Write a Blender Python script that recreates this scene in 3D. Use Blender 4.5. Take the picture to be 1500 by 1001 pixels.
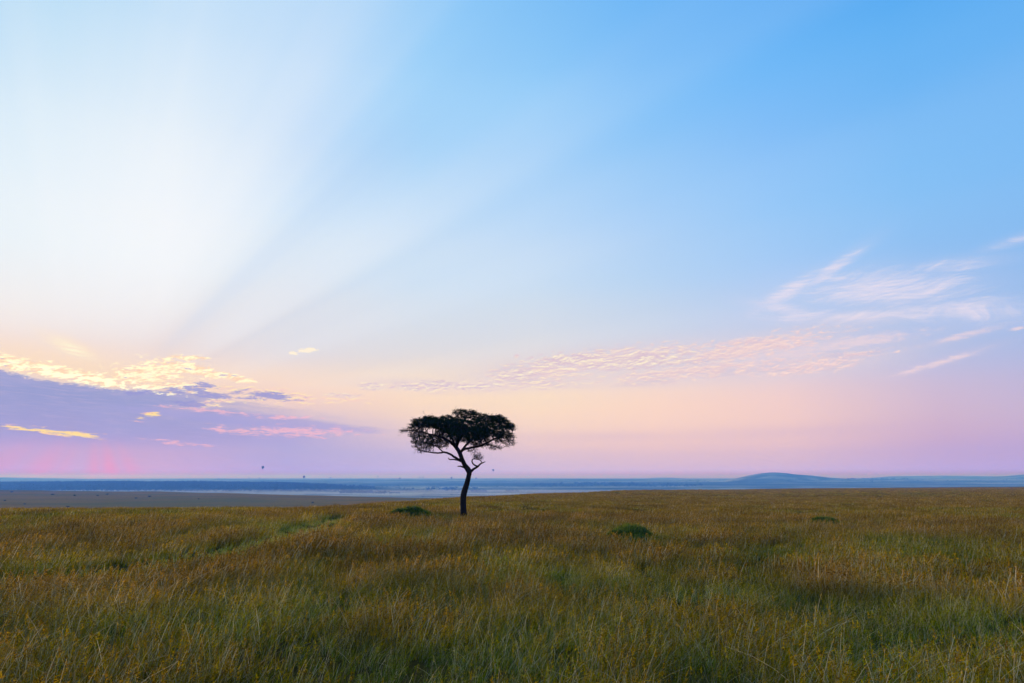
import bpy, bmesh, math, random, os
import numpy as np
from mathutils import Vector, Matrix

for _o in list(bpy.data.objects):
    bpy.data.objects.remove(_o)
scene = bpy.context.scene
rng = np.random.default_rng(7)
random.seed(7)
R = math.radians

# ------------------------------------------------------------------ camera
CAM_Z = 3.3
PITCH = math.atan(0.2)
cam_data = bpy.data.cameras.new('camera')
cam = bpy.data.objects.new('camera', cam_data)
scene.collection.objects.link(cam)
cam.location = (0, 0, CAM_Z)
cam.rotation_euler = (math.pi / 2 + PITCH, 0, 0)
cam_data.sensor_width = 36
cam_data.lens = 24
cam_data.clip_start = 0.1
cam_data.clip_end = 120000
scene.camera = cam

# measured directions in the photograph -> azimuth / elevation (degrees) of things in the world
F = 1000.0
def azel(px, py):
    u = (px - 750) / F; v = (500.5 - py) / F
    X = u; Y = math.cos(PITCH) - v * math.sin(PITCH); Z = math.sin(PITCH) + v * math.cos(PITCH)
    return math.degrees(math.atan2(X, Y)), math.degrees(math.atan2(Z, math.hypot(X, Y)))
def at(px, py, Y):
    u = (px - 750) / F; v = (500.5 - py) / F
    dy = math.cos(PITCH) - v * math.sin(PITCH); dz = math.sin(PITCH) + v * math.cos(PITCH)
    return np.array([u * Y / dy, Y, CAM_Z + dz * Y / dy])

# ------------------------------------------------------------------ sky
SUN_AZ, SUN_EL = azel(112, 628)
world = bpy.data.worlds.new("World")
scene.world = world
world.use_nodes = True
NT = world.node_tree
NT.nodes.clear()

class E:
    """a float socket with arithmetic"""
    def __init__(s, sock): s.s = sock
    def __add__(a, b): return M('ADD', a, b)
    __radd__ = __add__
    def __sub__(a, b): return M('SUBTRACT', a, b)
    def __rsub__(a, b): return M('SUBTRACT', b, a)
    def __mul__(a, b): return M('MULTIPLY', a, b)
    __rmul__ = __mul__
    def __truediv__(a, b): return M('DIVIDE', a, b)
def _put(inp, v):
    if isinstance(v, E): NT.links.new(v.s, inp)
    else: inp.default_value = v
def M(op, *a, clamp=False):
    n = NT.nodes.new('ShaderNodeMath'); n.operation = op; n.use_clamp = clamp
    for i, v in enumerate(a): _put(n.inputs[i], v)
    return E(n.outputs[0])
def sat(x): return M('ADD', x, 0.0, clamp=True)
def sstep(x, a, b):
    n = NT.nodes.new('ShaderNodeMapRange'); n.interpolation_type = 'SMOOTHSTEP'
    _put(n.inputs['Value'], x)
    _put(n.inputs['From Min'], a); _put(n.inputs['From Max'], b)
    n.inputs['To Min'].default_value = 0; n.inputs['To Max'].default_value = 1
    return E(n.outputs[0])
def sstep_d(x, a, b): return 1.0 - sstep(x, a, b)      # falling
def gauss(x, c, w):
    t = (x - c) * (1.0 / w)
    return M('EXPONENT', t * t * -1.0)
def comb(x, y, z):
    n = NT.nodes.new('ShaderNodeCombineXYZ')
    for i, v in enumerate((x, y, z)): _put(n.inputs[i], v)
    return E(n.outputs[0])
def noise(x, y, z, scale=1.0, detail=4.0, rough=0.55, dist=0.0):
    n = NT.nodes.new('ShaderNodeTexNoise'); n.noise_dimensions = '3D'
    NT.links.new(comb(x, y, z).s, n.inputs['Vector'])
    n.inputs['Scale'].default_value = scale; n.inputs['Detail'].default_value = detail
    n.inputs['Roughness'].default_value = rough; n.inputs['Distortion'].default_value = dist
    return E(n.outputs[0])
def ramp(x, stops, interp='LINEAR', color=False):
    n = NT.nodes.new('ShaderNodeValToRGB'); cr = n.color_ramp; cr.interpolation = interp
    stops = sorted(stops, key=lambda s: s[0])
    while len(cr.elements) < len(stops): cr.elements.new(0.5)
    for e, (p, c) in zip(cr.elements, stops):
        e.position = p
        e.color = (*c, 1) if color else (c, c, c, 1)
    _put(n.inputs[0], x)
    return E(n.outputs[0])
def mixc(f, a, b, clampf=True):
    n = NT.nodes.new('ShaderNodeMix'); n.data_type = 'RGBA'; n.clamp_factor = clampf
    _put(n.inputs[0], f)
    for i, v in ((6, a), (7, b)):
        if isinstance(v, E): NT.links.new(v.s, n.inputs[i])
        else: n.inputs[i].default_value = (*v, 1)
    return E(n.outputs[2])
def lin(c):
    return tuple(((v / 255) / 12.92 if v / 255 <= 0.04045 else ((v / 255 + 0.055) / 1.055) ** 2.4) for v in c)

tc = NT.nodes.new('ShaderNodeTexCoord')
sep = NT.nodes.new('ShaderNodeSeparateXYZ')
NT.links.new(tc.outputs['Generated'], sep.inputs[0])
dx, dy, dz = (E(o) for o in sep.outputs)
AZ = M('ARCTAN2', dx, dy) * (180 / math.pi)
EL = M('ARCSINE', dz) * (180 / math.pi)
ELp = M('MAXIMUM', EL, 0.0)

# clear-sky colours of this dawn, by azimuth column and elevation
ELS = [0, 2, 4, 7, 10, 15, 20, 26, 33, 48, 90]
COLS = {
 -120: [(170,170,215),(180,168,208),(180,172,212),(175,180,220),(160,185,228),(150,188,235),(140,186,240),(125,180,240),(108,172,238),(100,170,238),(88,158,236)],
 -60: [(165,165,215),(175,165,212),(170,165,212),(200,195,222),(215,215,230),(215,230,245),(205,232,250),(185,222,250),(155,206,247),(125,190,245),(88,158,236)],
 -37: [(165,165,214),(184,164,211),(162,162,214),(225,205,215),(245,232,228),(238,244,247),(230,244,252),(205,233,251),(160,214,248),(135,200,247),(88,158,236)],
 -28: [(190,168,208),(190,166,208),(170,166,214),(228,208,214),(238,226,226),(244,246,248),(242,248,253),(222,239,252),(182,221,251),(142,203,247),(88,158,236)],
 -18: [(178,170,212),(178,171,214),(194,178,212),(248,218,204),(228,222,226),(226,232,241),(222,237,251),(200,226,252),(182,219,252),(135,198,247),(88,158,236)],
 -8: [(184,180,214),(202,186,212),(236,206,202),(255,226,198),(232,224,222),(212,227,242),(206,228,249),(180,219,252),(162,213,253),(118,188,247),(88,158,236)],
 2: [(194,184,212),(224,196,204),(248,214,198),(255,227,200),(232,224,222),(210,225,241),(193,221,249),(172,214,252),(147,205,252),(108,180,246),(88,158,236)],
 12: [(194,180,212),(227,195,202),(249,211,198),(252,220,204),(222,218,226),(195,217,242),(174,211,249),(152,204,251),(126,193,251),(98,174,244),(88,158,236)],
 22: [(189,178,212),(221,190,203),(242,204,200),(240,210,210),(205,208,230),(178,207,245),(157,204,250),(134,194,251),(110,185,250),(90,166,242),(88,158,236)],
 32: [(184,175,214),(195,172,208),(211,182,205),(205,192,218),(174,195,233),(154,195,242),(139,196,248),(117,187,248),(96,177,246),(82,160,240),(88,158,236)],
 42: [(170,168,214),(184,168,211),(194,178,212),(180,183,222),(160,188,233),(140,188,240),(130,190,246),(112,184,247),(93,174,245),(78,156,238),(88,158,236)],
 110: [(160,165,212),(178,168,210),(185,175,212),(172,182,222),(152,184,232),(134,184,238),(118,176,238),(98,166,236),(78,152,230),(76,150,234),(88,158,236)],
}
HAZE_COL = (0.10, 0.33, 1.0); HAZE_DENS = 2.0e-4; HAZE_TOP = 100.0; HAZE_AIR = (0.20, 0.24, 0.32); HAZE_SUN = (0.222, 0.148, 0.114)
cols = {}
elf = M('MULTIPLY', ELp, 1 / 90.0)
elf = M('POWER', elf, 0.5)                      # spread the low elevations over the ramp
for a, cc in COLS.items():
    cols[a] = ramp(elf, [((e / 90.0) ** 0.5, tuple(v * k for v, k in zip(lin(c), (1.0, 1.06, 1.0) if e == 0 else (1, 1, 1)))) for e, c in zip(ELS, cc)], 'CARDINAL', True)
keys = sorted(COLS)
skyc = cols[keys[0]]
for k0, k1 in zip(keys, keys[1:]):
    n = M('ADD', (AZ - float(k0)) * (1.0 / (k1 - k0)), 0.0, clamp=True)
    skyc = mixc(n, skyc, cols[k1])
skyc = mixc(M('ADD', (AZ - 110.0) * (1 / 130.0), 0.0, clamp=True), skyc, cols[-120])
skyc = mixc(M('ADD', (AZ + 120.0) * (-1 / 130.0), 0.0, clamp=True), skyc, cols[110])

# physical sky for the same low sun, blended under the whole dome
nsk = NT.nodes.new('ShaderNodeTexSky'); nsk.sky_type = 'NISHITA'; nsk.sun_disc = False
nsk.sun_elevation = R(SUN_EL); nsk.sun_rotation = R(SUN_AZ)
nsk.altitude = 1500; nsk.air_density = 1.0; nsk.dust_density = 0.6; nsk.ozone_density = 2.0
nish = NT.nodes.new('ShaderNodeVectorMath'); nish.operation = 'SCALE'
NT.links.new(nsk.outputs[0], nish.inputs[0]); nish.inputs[3].default_value = 0.1
skyc = mixc(0.05, skyc, E(nish.outputs[0]))

# crepuscular rays: brightness as a function of the angle round the sun
sa, se = R(SUN_AZ), R(SUN_EL)
s_dir = Vector((math.sin(sa) * math.cos(se), math.cos(sa) * math.cos(se), math.sin(se)))
s_right = Vector((math.cos(sa), -math.sin(sa), 0))
s_up = s_right.cross(s_dir)
def vdot(v):
    return dx * v.x + dy * v.y + dz * v.z
sr, su, sf = vdot(s_right), vdot(s_up), vdot(s_dir)
TH = M('ARCTAN2', su, sr) * (180 / math.pi)
DIST = M('ARCCOSINE', sf) * (180 / math.pi)
def rmp(stops): return ramp(M('ADD', TH * (1 / 180.0), 0.0, clamp=True), [(a / 180, b) for a, b in stops], 'EASE')
RAY = rmp([(0, .45), (8, .46), (14, .50), (17, .44), (22, .50), (26.5, .57), (30.5, .49), (34.5, .46), (38.5, .61), (41, .59), (46, .45), (51.5, .37), (55.5, .48), (59, .61), (67, .74), (82, .80), (95, .76), (112, .66), (135, .52), (180, .44)])
wob = noise(TH * 0.15, DIST * 0.006, 3.0, 1.0, 2.0) - 0.5
RAY = RAY + wob * 0.20
rayf = sstep(DIST, 3.0, 13.0) * (1.0 - 0.76 * sstep(DIST, 16.0, 56.0))
rr = (RAY - 0.47) * rayf
skyc = mixc(M('MAXIMUM', rr, 0.0) * 1.2, skyc, lin((250, 250, 252)))
skyc = mixc(M('MAXIMUM', rr * -1.0, 0.0) * 1.05, skyc, lin((95, 170, 235)))

# ------ clouds: drawn in azimuth / elevation, stretched as a layer seen edge-on is
def blob(px, py, rx, ry, ang=0, soft=1.0):
    a0, e0 = azel(px, py)
    ka = abs(azel(px + 5, py)[0] - a0) / 5; ke = abs(azel(px, py + 5)[1] - e0) / 5
    c, s = math.cos(R(ang)), math.sin(R(ang))
    X = (AZ - a0) * (1 / ka); Y = (EL - e0) * (1 / ke)
    U = (X * c + Y * s) * (1 / rx); V = (Y * c - X * s) * (1 / ry)
    return M('EXPONENT', (U * U + V * V) * (-soft))
def amax(*v):
    r = v[0]
    for w in v[1:]: r = M('MAXIMUM', r, w)
    return r
# shared warps and noises
w1 = noise(AZ * 0.25, EL * 0.6, 11.0, 1.0, 3.0)
AZw = AZ + (w1 - 0.5) * 1.5
ELw = EL + (w1 - 0.5) * 0.6
n_puff = noise(AZw * 1.15, ELw * 3.4 - AZ * 0.25, 0.0, 1.0, 5.0, 0.62)     # small puffs
n_big = noise(AZw * 0.22, ELw * 1.15, 5.0, 1.0, 5.0, 0.58)                 # broad masses
n_str = noise(AZw * 0.30, ELw * 3.2 + AZ * 0.16, 9.0, 1.0, 5.0, 0.60)      # streaks

def boost(n, k): return (n - 0.5) * k + 0.5
P = boost(n_puff, 1.7); Sx = boost(n_str, 1.7); Bg = boost(n_big, 1.6)
fine = boost(noise(AZw * 3.1, ELw * 9.0 - AZ * 0.6, 15.0, 1.0, 4.0, 0.6), 1.6)
strk = boost(noise(AZ * 0.55, EL * 7.5 + AZ * 0.42, 25.0, 1.0, 4.0, 0.6), 1.7)
def patch(n, m, soft=0.16, thr=0.86, k=0.55): return sstep(n + m * k, thr, thr + soft) * sstep(m, 0.05, 0.30)
# cirrus at the right
AZc = AZ + (noise(AZ * 0.12, EL * 0.25, 31.0, 1.0, 2.0) - 0.5) * 7.0
ELc = EL + (noise(AZ * 0.10, EL * 0.2, 37.0, 1.0, 2.0) - 0.5) * 5.0
n_cir = boost(noise(AZc * 0.24 + ELc * 0.10, ELc * 1.7 - AZc * 0.16, 21.0, 1.0, 9.0, 0.72), 1.5)
m_cir = amax(blob(1150, 430, 75, 15, 25), blob(1215, 398, 65, 12, 28), blob(1145, 452, 60, 12, -14), blob(1300, 425, 150, 36, -6), blob(1420, 455, 150, 26, -4) * 0.9,
             blob(1250, 464, 170, 14, -4) * 0.95, blob(1390, 390, 90, 14, -2) * 0.8, blob(1490, 352, 70, 9, 8) * 0.7)
c_cir = sstep(n_cir * 0.8 + strk * 0.2 + m_cir * 0.50, 0.68, 1.24) * sstep(m_cir, 0.08, 0.5)
skyc = mixc(m_cir * 0.32, skyc, lin((226, 218, 236)))
skyc = mixc(c_cir * 0.74, skyc, lin((244, 228, 236)))
# long peach streaks under the cirrus
m_st = amax(blob(1410, 492, 70, 6, 8), blob(1240, 503, 140, 12, 3), blob(1380, 530, 80, 6, 12), blob(1150, 520, 120, 16, 8), blob(1490, 481, 14, 3, 5), blob(1335, 543, 36, 4, 12), blob(1170, 497, 26, 4, 18), blob(1075, 500, 30, 4, 10))
c_st = patch(Sx * 0.5 + P * 0.5, m_st, 0.44, 0.70)
skyc = mixc(m_st * 0.30, skyc, lin((222, 204, 222)))
skyc = mixc(c_st * 0.52, skyc, lin((252, 220, 216)))
# altocumulus band from the middle to the right
m_ac = amax(blob(900, 528, 190, 22, 5), blob(1090, 512, 160, 20, 7), blob(620, 566, 100, 10, 0), blob(548, 566, 26, 8, 0), blob(800, 545, 130, 18, 6), blob(1010, 545, 190, 18, 4) * 0.9, blob(1190, 535, 140, 18, 5) * 0.85,
            blob(757, 522, 6, 4, 0), blob(760, 564, 210, 14, 3) * 0.8)
sh = boost(noise(AZw * 1.15, ELw * 3.4 - AZ * 0.25 + 0.30, 0.0, 1.0, 5.0, 0.62), 1.7)   # the same puffs looked up from below
lit = sstep(P - sh, -0.10, 0.16)
n_ac = boost(noise(AZw * 0.85 + EL * 0.3, ELw * 2.3 - AZ * 0.17, 3.0, 1.0, 7.0, 0.70), 1.6)
n_ac2 = boost(noise(AZw * 0.85 + EL * 0.3, ELw * 2.3 - AZ * 0.17 + 0.22, 3.0, 1.0, 7.0, 0.70), 1.6)
lit2 = sstep(n_ac - n_ac2, -0.12, 0.22)
skyc = mixc(m_ac * (0.30 + 0.35 * 1.0) * sstep(EL, 6.2, 8.5), skyc, lin((208, 204, 222)))
skyc = mixc(m_ac * 0.35, skyc, lin((240, 214, 212)))
skyc = mixc(sstep(m_ac, 0.2, 0.9) * sstep(Bg, 0.45, 0.74) * 0.50, skyc, lin((200, 188, 210)))
c_ac = patch(n_ac * 0.35 + P * 0.35 + Bg * 0.12 + fine * 0.18, m_ac, 0.24, 0.66, 0.40)
skyc = mixc(c_ac * 0.92, skyc, mixc(lit2, lin((230, 202, 208)), mixc(sstep(AZ, 2.0, 26.0), lin((255, 236, 204)), lin((253, 222, 212)))))
m_al = amax(blob(600, 567, 34, 7, -4), blob(545, 566, 24, 8, 0), blob(640, 563, 50, 8, 0), blob(700, 566, 50, 7, 2), blob(760, 549, 44, 13, 5), blob(830, 528, 80, 15, 4), blob(930, 528, 110, 16, 3), blob(500, 580, 40, 6, 0))
c_al = patch(P * 0.55 + fine * 0.45, m_al, 0.20, 0.70, 0.44)
skyc = mixc(c_al * 0.95, skyc, mixc(lit2, lin((220, 196, 208)), lin((255, 242, 212))))
# faint lavender deck low on the right
skyc = mixc(amax(blob(1180, 632, 260, 10, 1), blob(900, 640, 160, 7, 0)) * 0.25, skyc, lin((205, 178, 205)))

# the bank in front of the sun: body, gold fringe, gaps
def line_el(pts):
    az = [azel(*p)[0] for p in pts]; el = [azel(*p)[1] for p in pts]
    lo, hi = -60.0, 0.0
    return ramp((AZ - lo) * (1 / (hi - lo)), [((a - lo) / (hi - lo), e / 12.0) for a, e in zip(az, el)], 'LINEAR') * 12.0
top = line_el([(-500, 552), (-200, 540), (0, 542), (50, 555), (100, 561), (150, 570), (200, 572), (260, 570), (300, 578), (360, 588), (430, 600), (520, 612)])
edge = EL - top + (P - 0.5) * -0.85 + (Bg - 0.5) * -0.55 + (fine - 0.5) * -0.35
leftw = sstep_d(AZ + (Bg - 0.5) * 9.0 + (Sx - 0.5) * 4.0, -28.0, -13.0)
body = sstep_d(edge, -0.16, 0.20) * sstep(EL, 1.7, 3.6) * leftw
bodyc = mixc(sstep(EL, 2.0, 7.0), lin((172, 164, 208)), lin((147, 157, 205)))
bodyc = mixc(sstep(Bg, 0.35, 0.75) * 0.5, bodyc, lin((166, 166, 210)))
bodyc = mixc(sstep(strk, 0.45, 0.8) * 0.35, bodyc, lin((192, 178, 212)))
m_fr = amax(blob(20, 533, 75, 15, -8), blob(70, 541, 95, 14, -8), blob(130, 553, 85, 12, -10), blob(215, 548, 80, 22, 6), blob(280, 541, 85, 13, -8), blob(277, 524, 42, 6, 0),
            blob(330, 551, 70, 8, -9), blob(262, 568, 75, 12, 0), blob(-120, 535, 120, 18, 0))
# warm veil above the bank
skyc = mixc(amax(blob(110, 512, 60, 16, -14) * 0.75, blob(60, 528, 280, 36, 0) * 0.60, blob(250, 548, 250, 30, -3) * 0.5), skyc, lin((255, 226, 196)))
skyc = mixc(blob(105, 511, 30, 8, -18) * sstep(strk + 0.25, 0.4, 0.9) * 0.95, skyc, lin((255, 246, 216)))
skyc = mixc(blob(170, 556, 210, 22, -6) * 0.45, skyc, lin((255, 222, 176)))
skyc = mixc(body * 0.94, skyc, bodyc)
c_fr = patch(P * 0.45 + fine * 0.25 + n_ac * 0.3, m_fr, 0.15, 0.74, 0.48)
hot = sstep(P + m_fr * 0.30 + (fine - 0.5) * 0.5, 0.56, 0.90)
frc = mixc(hot, lin((252, 212, 178)), (1.12, 1.0, 0.66))
skyc = mixc(c_fr, skyc, frc)
skyc = mixc(patch(strk * 0.5 + sh * 0.5, m_fr, 0.10, 0.98, 0.42) * 0.8, skyc, lin((190, 172, 208)))
glow = sstep(P + blob(130, 556, 190, 12, -6) * 0.5, 0.86, 1.0) * sstep(blob(130, 553, 190, 14, -7), 0.2, 0.8)
skyc = mixc(glow, skyc, (1.15, 1.05, 0.72))
# peach sheet to the right of the bank with mauve gaps
m_sh = amax(blob(400, 580, 140, 18, -3), blob(490, 585, 90, 12, 0) * 0.85, blob(310, 590, 60, 10, 12))
skyc = mixc(m_sh * 0.35, skyc, lin((244, 208, 200)))
c_sh = patch(P * 0.5 + fine * 0.2 + Sx * 0.3, m_sh, 0.16, 0.80, 0.46)
skyc = mixc(c_sh * 0.9, skyc, mixc(lit, lin((246, 204, 198)), lin((255, 230, 188))))
m_ho = amax(blob(385, 580, 70, 10, -2), blob(295, 566, 34, 11, 10), blob(310, 579, 50, 8, 0), blob(280, 592, 40, 9, 0), blob(262, 574, 40, 8, -10), blob(205, 577, 40, 8, 0) * 0.9)
c_ho = patch(Sx * 0.4 + sh * 0.4 + fine * 0.2, m_ho, 0.16, 0.76, 0.46)
skyc = mixc(c_ho * 0.9, skyc, lin((156, 156, 208)))
# second bank below, gold and rose streaks on it
c_b2 = sstep(blob(380, 617, 200, 12, -4) * 0.8 + (Bg - 0.5) * 0.6 + (Sx - 0.5) * 0.3, 0.25, 0.60)
skyc = mixc(c_b2 * 0.6, skyc, lin((168, 164, 214)))
m_g = amax(blob(100, 635, 125, 9, -5), blob(218, 609, 40, 9, 14), blob(30, 628, 70, 6, -4), blob(-140, 630, 100, 8, 0))
c_g = patch(strk * 0.55 + P * 0.3 + fine * 0.15, m_g, 0.14, 0.90, 0.54)
skyc = mixc(c_g, skyc, mixc(sstep(m_g + (fine - 0.5) * 0.5, 0.45, 0.95), lin((248, 180, 196)), lin((255, 222, 158))))
m_r = amax(blob(310, 602, 90, 4, -3), blob(420, 612, 60, 4, 2), blob(345, 630, 60, 8, 0), blob(430, 632, 130, 11, 0), blob(270, 650, 70, 5, -5) * 0.8)
c_r = patch(strk * 0.4 + P * 0.6, m_r, 0.24, 0.74, 0.46)
skyc = mixc(c_r * 0.7, skyc, lin((250, 190, 200)))
# one small bright cloud on its own
m_1 = amax(blob(452, 513, 20, 4.5, 8), blob(430, 518, 9, 3.5, 0))
skyc = mixc(patch(P * 0.5 + fine * 0.5, m_1, 0.14, 0.78, 0.60), skyc, lin((255, 240, 216)))
# rose shafts of light under the bank
THd = M('ARCTAN2', (EL - azel(140, 575)[1]) * 1.0, (AZ - azel(140, 575)[0]))* (180 / math.pi)
shaft = amax(gauss(THd, -85.0, 4.5) * 0.75, gauss(THd, -75.0, 5.5), gauss(THd, -63.0, 5.0) * 0.55, gauss(THd, -104.0, 5.0) * 0.35, gauss(THd, -116.0, 8.0) * 0.6, gauss(THd, -134.0, 7.0) * 0.4)
below = sstep_d(EL, 0.4, 3.3)
skyc = mixc(shaft * below * 0.62 + below * 0.06, skyc, lin((238, 156, 188)))

# ground half of the dome is only ever seen past the edge of the terrain
# the colours above are those seen through the morning haze; this is the sky beyond it
sc_ = NT.nodes.new('ShaderNodeSeparateColor'); NT.links.new(skyc.s, sc_.inputs[0])
path = M('DIVIDE', HAZE_TOP, M('SINE', M('MAXIMUM', EL, 0.6) * (math.pi / 180)))
phase = M('POWER', 1.04 - 0.4 * sf, -1.5)      # more light is scattered forward, from the sun's side
chan = []
for i in range(3):
    T_ = M('EXPONENT', path * (-HAZE_DENS * HAZE_COL[i]))
    chan.append(M('MAXIMUM', (E(sc_.outputs[i]) - (1.0 - T_) * (phase * HAZE_SUN[i] + HAZE_AIR[i])) / T_, 0.02)); chan[-1] = M('MINIMUM', chan[-1], 2.4)
low = sstep(EL, -0.15, 0.7)                      # the last degree of sky sinks into far blue air
chan[0] = chan[0] * (low * 0.28 + 0.72); chan[1] = chan[1] * (low * 0.85 + 0.15)
cc_ = NT.nodes.new('ShaderNodeCombineColor')
for i in range(3): NT.links.new(chan[i].s, cc_.inputs[i])
skyc = E(cc_.outputs[0])
bg = NT.nodes.new('ShaderNodeBackground'); bg.inputs['Strength'].default_value = 1.0
NT.links.new(skyc.s, bg.inputs['Color'])
wo = NT.nodes.new('ShaderNodeOutputWorld'); NT.links.new(bg.outputs[0], wo.inputs['Surface'])
try:
    world.cycles.sampling_method = 'MANUAL'; world.cycles.sample_map_resolution = 512
except Exception: pass

# the sun, low behind the cloud bank
sl = bpy.data.lights.new('sun', 'SUN'); sl.energy = 3.0; sl.angle = R(12); sl.color = (1.0, 0.77, 0.80)
sun = bpy.data.objects.new('sun', sl); scene.collection.objects.link(sun)
sun.rotation_euler = s_dir.to_track_quat('Z', 'Y').to_euler()
sun.location = (-60, 90, 12)

scene.view_settings.view_transform = 'Standard'
scene.view_settings.look = 'None'
scene.view_settings.exposure = 0
scene.view_settings.gamma = 1
scene.view_settings.use_curve_mapping = False
scene.render.engine = 'CYCLES'
scene.cycles.use_denoising = True
scene.cycles.max_bounces = 6
scene.cycles.diffuse_bounces = 3
scene.cycles.glossy_bounces = 2
scene.cycles.transmission_bounces = 3
scene.cycles.transparent_max_bounces = 8
scene.cycles.volume_bounces = 0

# ================================================================== helpers
def tag(o, label=None, cat=None, group=None, kind=None):
    if label: o['label'] = label
    if cat: o['category'] = cat
    if group: o['group'] = group
    if kind: o['kind'] = kind
    return o
def link(name, me, parent=None, mat=None, loc=None):
    o = bpy.data.objects.new(name, me)
    if mat and not me.materials: me.materials.append(mat)
    scene.collection.objects.link(o)
    if parent: o.parent = parent
    if loc is not None: o.location = loc
    return o
def mesh_np(name, verts, faces, mat=None, smooth=False, attrs=None):
    """faces: array (n,3) or (n,4) or list of such arrays"""
    me = bpy.data.meshes.new(name)
    verts = np.asarray(verts, dtype=np.float32)
    if isinstance(faces, np.ndarray): faces = [faces]
    tot = np.concatenate([np.full(len(f), f.shape[1]) for f in faces])
    loops = np.concatenate([f.ravel() for f in faces]).astype(np.int32)
    me.vertices.add(len(verts)); me.vertices.foreach_set('co', verts.ravel())
    me.loops.add(len(loops)); me.loops.foreach_set('vertex_index', loops)
    me.polygons.add(len(tot))
    st = np.concatenate([[0], np.cumsum(tot)[:-1]]).astype(np.int32)
    me.polygons.foreach_set('loop_start', st)
    me.polygons.foreach_set('use_smooth', np.full(len(tot), smooth))
    for k, (dom, arr) in (attrs or {}).items():
        at_ = me.attributes.new(k, 'FLOAT', dom); at_.data.foreach_set('value', np.asarray(arr, dtype=np.float32))
    me.update(calc_edges=True); me.validate()
    if mat: me.materials.append(mat)
    return me
def hash2(ix, iy, seed):
    h = (ix.astype(np.int64) * 374761393 + iy.astype(np.int64) * 668265263 + seed * 1442695041) & 0xffffffff
    h = ((h ^ (h >> 13)) * 1274126177) & 0xffffffff
    return ((h ^ (h >> 16)) & 0xffff) / 65535.0
def vnoise(x, y, seed=0):
    x = np.asarray(x, dtype=float); y = np.asarray(y, dtype=float)
    ix = np.floor(x); iy = np.floor(y); fx = x - ix; fy = y - iy
    fx = fx * fx * (3 - 2 * fx); fy = fy * fy * (3 - 2 * fy)
    a = hash2(ix, iy, seed); b = hash2(ix + 1, iy, seed); c = hash2(ix, iy + 1, seed); d = hash2(ix + 1, iy + 1, seed)
    return a + (b - a) * fx + (c - a) * fy + (a - b - c + d) * fx * fy
def fbm(x, y, seed=0, oct=4, rough=0.5):
    t = 0; amp = 1; tot = 0
    for i in range(oct):
        t = t + amp * vnoise(x * 2 ** i + 17 * i, y * 2 ** i - 9 * i, seed + i); tot += amp; amp *= rough
    return t / tot
def ss(x, a, b):
    t = np.clip((np.asarray(x, dtype=float) - a) / (b - a), 0, 1); return t * t * (3 - 2 * t)
class Nodes:
    """small node-graph helper for materials"""
    def __init__(s, name):
        s.mat = bpy.data.materials.new(name); s.mat.use_nodes = True; s.t = s.mat.node_tree; s.t.nodes.clear()
    def n(s, typ, **kw):
        nd = s.t.nodes.new(typ)
        for k, v in kw.items():
            if k.startswith('i_'):
                key = k[2:]; key = int(key) if key.isdigit() else key
                if isinstance(v, bpy.types.NodeSocket): s.t.links.new(v, nd.inputs[key])
                else: nd.inputs[key].default_value = v
            else: setattr(nd, k, v)
        return nd
    def math(s, op, a, b=0.0, c=0.0, clamp=False):
        return s.n('ShaderNodeMath', operation=op, use_clamp=clamp, i_0=a, i_1=b, i_2=c).outputs[0]
    def mix(s, f, a, b):
        nd = s.n('ShaderNodeMix', data_type='RGBA', i_0=f)
        for i, v in ((6, a), (7, b)):
            if isinstance(v, bpy.types.NodeSocket): s.t.links.new(v, nd.inputs[i])
            else: nd.inputs[i].default_value = (*v, 1)
        return nd.outputs[2]
    def ramp(s, f, stops, interp='LINEAR'):
        nd = s.n('ShaderNodeValToRGB', i_0=f); cr = nd.color_ramp; cr.interpolation = interp
        while len(cr.elements) < len(stops): cr.elements.new(0.5)
        for e, (p, c) in zip(cr.elements, stops): e.position = p; e.color = (*c, 1) if hasattr(c, '__len__') else (c, c, c, 1)
        return nd.outputs[0]
    def noise(s, vec, scale, detail=4, rough=0.55):
        return s.n('ShaderNodeTexNoise', i_Vector=vec, i_Scale=scale, i_Detail=detail, i_Roughness=rough).outputs[0]
    def out(s, shader):
        s.n('ShaderNodeOutputMaterial', i_Surface=shader); return s.mat

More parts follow.
